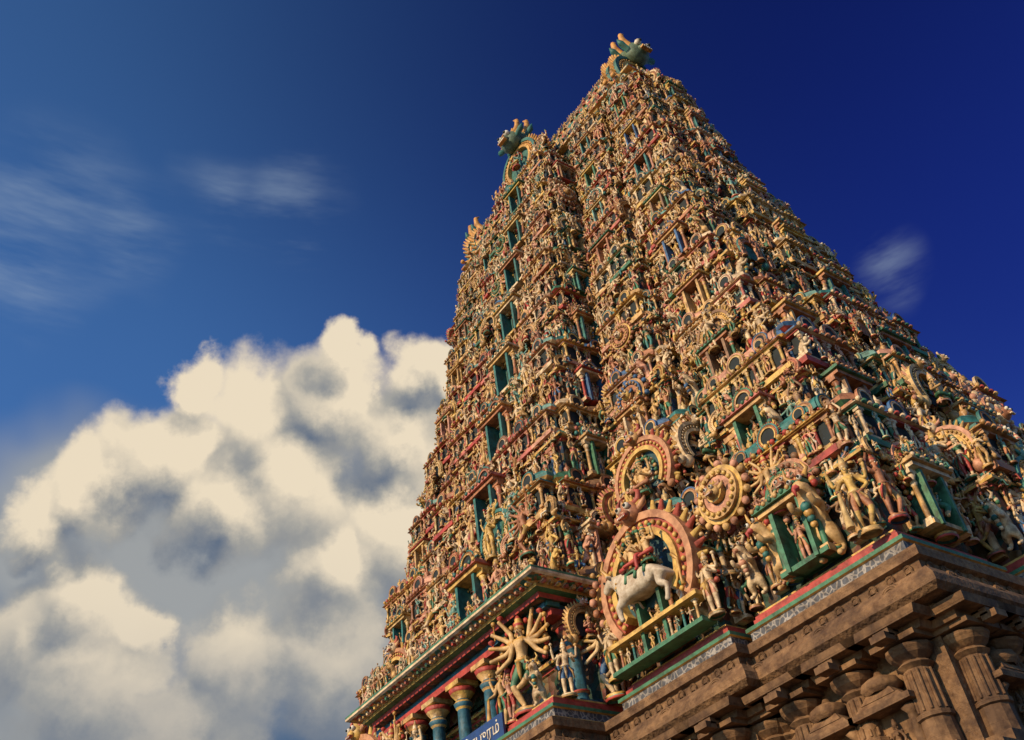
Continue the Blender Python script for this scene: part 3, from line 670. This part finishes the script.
# ------------------------------------------------------------------ sun & sky
sdir=Vector((.0,-1,.46)).normalized()
sl=bpy.data.lights.new('sun','SUN'); sl.energy=5.0; sl.angle=math.radians(.5); sl.color=(1,.75,.45)
so=bpy.data.objects.new('sun',sl); COL.objects.link(so); so.rotation_euler=sdir.to_track_quat('Z','Y').to_euler()
W=bpy.data.worlds.new('World'); sc.world=W; W.use_nodes=True; nt=W.node_tree; nt.nodes.clear()
def node(t,**k):
    n_=nt.nodes.new(t)
    for a,v in k.items(): setattr(n_,a,v)
    return n_
def mth(op,a,b=None,c=None,cl=False):
    n_=node('ShaderNodeMath',operation=op); n_.use_clamp=cl
    for i_,v in enumerate((a,b,c)):
        if v is None: continue
        if isinstance(v,(int,float)): n_.inputs[i_].default_value=v
        else: L(nt,v,n_.inputs[i_])
    return n_.outputs[0]
def vm(op,a,b=None,s_=None):
    n_=node('ShaderNodeVectorMath',operation=op)
    for i_,v in enumerate((a,b)):
        if v is None: continue
        if isinstance(v,(tuple,list)): n_.inputs[i_].default_value=v
        else: L(nt,v,n_.inputs[i_])
    if s_ is not None:
        if isinstance(s_,(int,float)): n_.inputs['Scale'].default_value=s_
        else: L(nt,s_,n_.inputs['Scale'])
    return n_.outputs['Value'] if op in('DISTANCE','DOT_PRODUCT','LENGTH') else n_.outputs['Vector']
def noise(v,scale,det=5,rough=.55,col=False):
    n_=node('ShaderNodeTexNoise'); n_.inputs['Scale'].default_value=scale; n_.inputs['Detail'].default_value=det; n_.inputs['Roughness'].default_value=rough
    L(nt,v,n_.inputs['Vector']); return n_.outputs['Color'] if col else n_.outputs['Fac']
def smooth(v,a,b,lo=0,hi=1):
    n_=node('ShaderNodeMapRange',interpolation_type='SMOOTHSTEP'); n_.inputs['From Min'].default_value=a; n_.inputs['From Max'].default_value=b
    n_.inputs['To Min'].default_value=lo; n_.inputs['To Max'].default_value=hi; L(nt,v,n_.inputs['Value']); return n_.outputs['Result']
def mix(fac,a,b,bt='MIX'):
    n_=node('ShaderNodeMix',data_type='RGBA',blend_type=bt)
    if isinstance(fac,(int,float)): n_.inputs['Factor'].default_value=fac
    else: L(nt,fac,n_.inputs['Factor'])
    for nm,v in (('A',a),('B',b)):
        if isinstance(v,tuple): n_.inputs[nm].default_value=(v[0],v[1],v[2],1)
        else: L(nt,v,n_.inputs[nm])
    return n_.outputs['Result']
# cloud bank: world-space tangent frame of the north-western sky, puffs as (east-ish, up-ish, radius) in milliradians
N0=np.array([-.5905,.4881,.6428]); N1=np.array([.5536,.8245,-.1175]); N2=np.array([.5874,-.2865,.7571])
def sky_dir(a,b):
    d=N0+N1*a/1000+N2*b/1000; return tuple(float(q) for q in d/np.linalg.norm(d))
def blobs(v,lst,k=.2):
    cur=None
    for (a,b_,rr) in lst:
        d=vm('DISTANCE',v,sky_dir(a,b_)); e=mth('MULTIPLY_ADD',d,-1000/rr,1.0)
        if cur is None: cur=e
        else:
            n_=node('ShaderNodeMath',operation='SMOOTH_MAX'); L(nt,cur,n_.inputs[0]); L(nt,e,n_.inputs[1]); n_.inputs[2].default_value=k; cur=n_.outputs[0]
    return cur
tc=node('ShaderNodeTexCoord'); D=vm('NORMALIZE',tc.outputs['Generated'])
CUM=[(-170,20,38),(-178,-34,74),(-328,-22,42),(-262,-68,78),(-353,-90,68),(-420,-120,62),(-226,-116,92),(-82,-8,56),(-112,-70,66),(-300,-140,74),
     (-110,-160,84),(-180,-205,74),(-442,-240,66),(-394,-262,50),(-500,-285,76),(-280,-300,76),(-190,-300,86),(-430,-325,76),(-330,-385,80),(-480,-150,50)]
w1=vm('SCALE',vm('SUBTRACT',noise(D,9,2,.5,True),(.5,.5,.5)),s_=.09); w2=vm('SCALE',vm('SUBTRACT',noise(D,24,5,.6,True),(.5,.5,.5)),s_=.055)
VV=vm('ADD',vm('ADD',D,w1),w2)
d0=blobs(VV,CUM)
sunv=tuple(float(q) for q in (N2*.8+N1*.35)*.05)
d1=blobs(vm('ADD',VV,sunv),CUM)
lit=smooth(mth('SUBTRACT',d0,d1),-.75,.75)
body=noise(VV,7,4,.55)
low=smooth(vm('DOT_PRODUCT',D,(0,0,1)),.30,.56)
# lower puffs are thinner and hazier than the tall one
alpha=mth('MULTIPLY',smooth(d0,.0,.40),mth('MULTIPLY_ADD',low,.30,.70))
lit3=mth('MULTIPLY_ADD',body,.70,mth('SUBTRACT',mth('MULTIPLY',lit,mth('MULTIPLY_ADD',low,.50,.50)),.26),cl=True)
ccol=node('ShaderNodeValToRGB'); cr=ccol.color_ramp
cr.elements[0].position=0.08; cr.elements[0].color=(.12,.16,.23,1); cr.elements[1].position=.85; cr.elements[1].color=(.84,.72,.54,1)
e_=cr.elements.new(.42); e_.color=(.38,.37,.34,1)
L(nt,lit3,ccol.inputs['Fac'])
soft=blobs(vm('ADD',D,w1),[(-440,-225,200),(-215,-255,230),(-470,-400,230),(-255,-420,260),(-82,-193,150)])
sa=smooth(soft,0,.5,0,.93)
mp=node('ShaderNodeMapping'); L(nt,D,mp.inputs['Vector']); mp.inputs['Scale'].default_value=(2.2,1.4,9)
wn=noise(mp.outputs['Vector'],2.4,5,.6)
wisp=blobs(vm('ADD',D,w1),[(-480,158,110),(-500,100,80),(-388,132,70),(-225,170,80),(-290,178,60),(380,102,46)])
wa=mth('MULTIPLY',smooth(wisp,0,.9),smooth(wn,.42,.78,0,.5))
sky=node('ShaderNodeTexSky',sky_type='NISHITA'); sky.sun_disc=False; sky.sun_elevation=math.asin(sdir.z); sky.sun_rotation=math.atan2(sdir.x,sdir.y)
dk=smooth(vm('DOT_PRODUCT',D,sky_dir(547,376)),.62,1.0)
tint=mix(dk,(.50,.92,1.45),(.07,.12,.62))
up_=smooth(vm('DOT_PRODUCT',D,(0,0,1)),.62,.92,1.0,.72)
base=vm('SCALE',mix(1.0,sky.outputs['Color'],tint,'MULTIPLY'),s_=up_)
K=9.0
def sc_(c): return tuple(x*K for x in c)
s1=mix(wa,base,sc_((.36,.45,.55)))
softc=mix(smooth(noise(D,5,3),.38,.62),sc_((.09,.15,.25)),sc_((.36,.37,.36)))
softc=vm('SCALE',softc,s_=smooth(vm('DOT_PRODUCT',D,(0,0,1)),.24,.40,.5,1.0))
s2=mix(sa,s1,softc)
cc=vm('SCALE',ccol.outputs['Color'],s_=K)
s3=mix(alpha,s2,cc)
bg=node('ShaderNodeBackground'); bg.inputs['Strength'].default_value=.11; L(nt,s3,bg.inputs['Color'])
out=node('ShaderNodeOutputWorld'); L(nt,bg.outputs[0],out.inputs['Surface'])
sc.view_settings.view_transform='Standard'; sc.view_settings.look='None'; sc.view_settings.exposure=0
print(CNT,time.time()-T0)
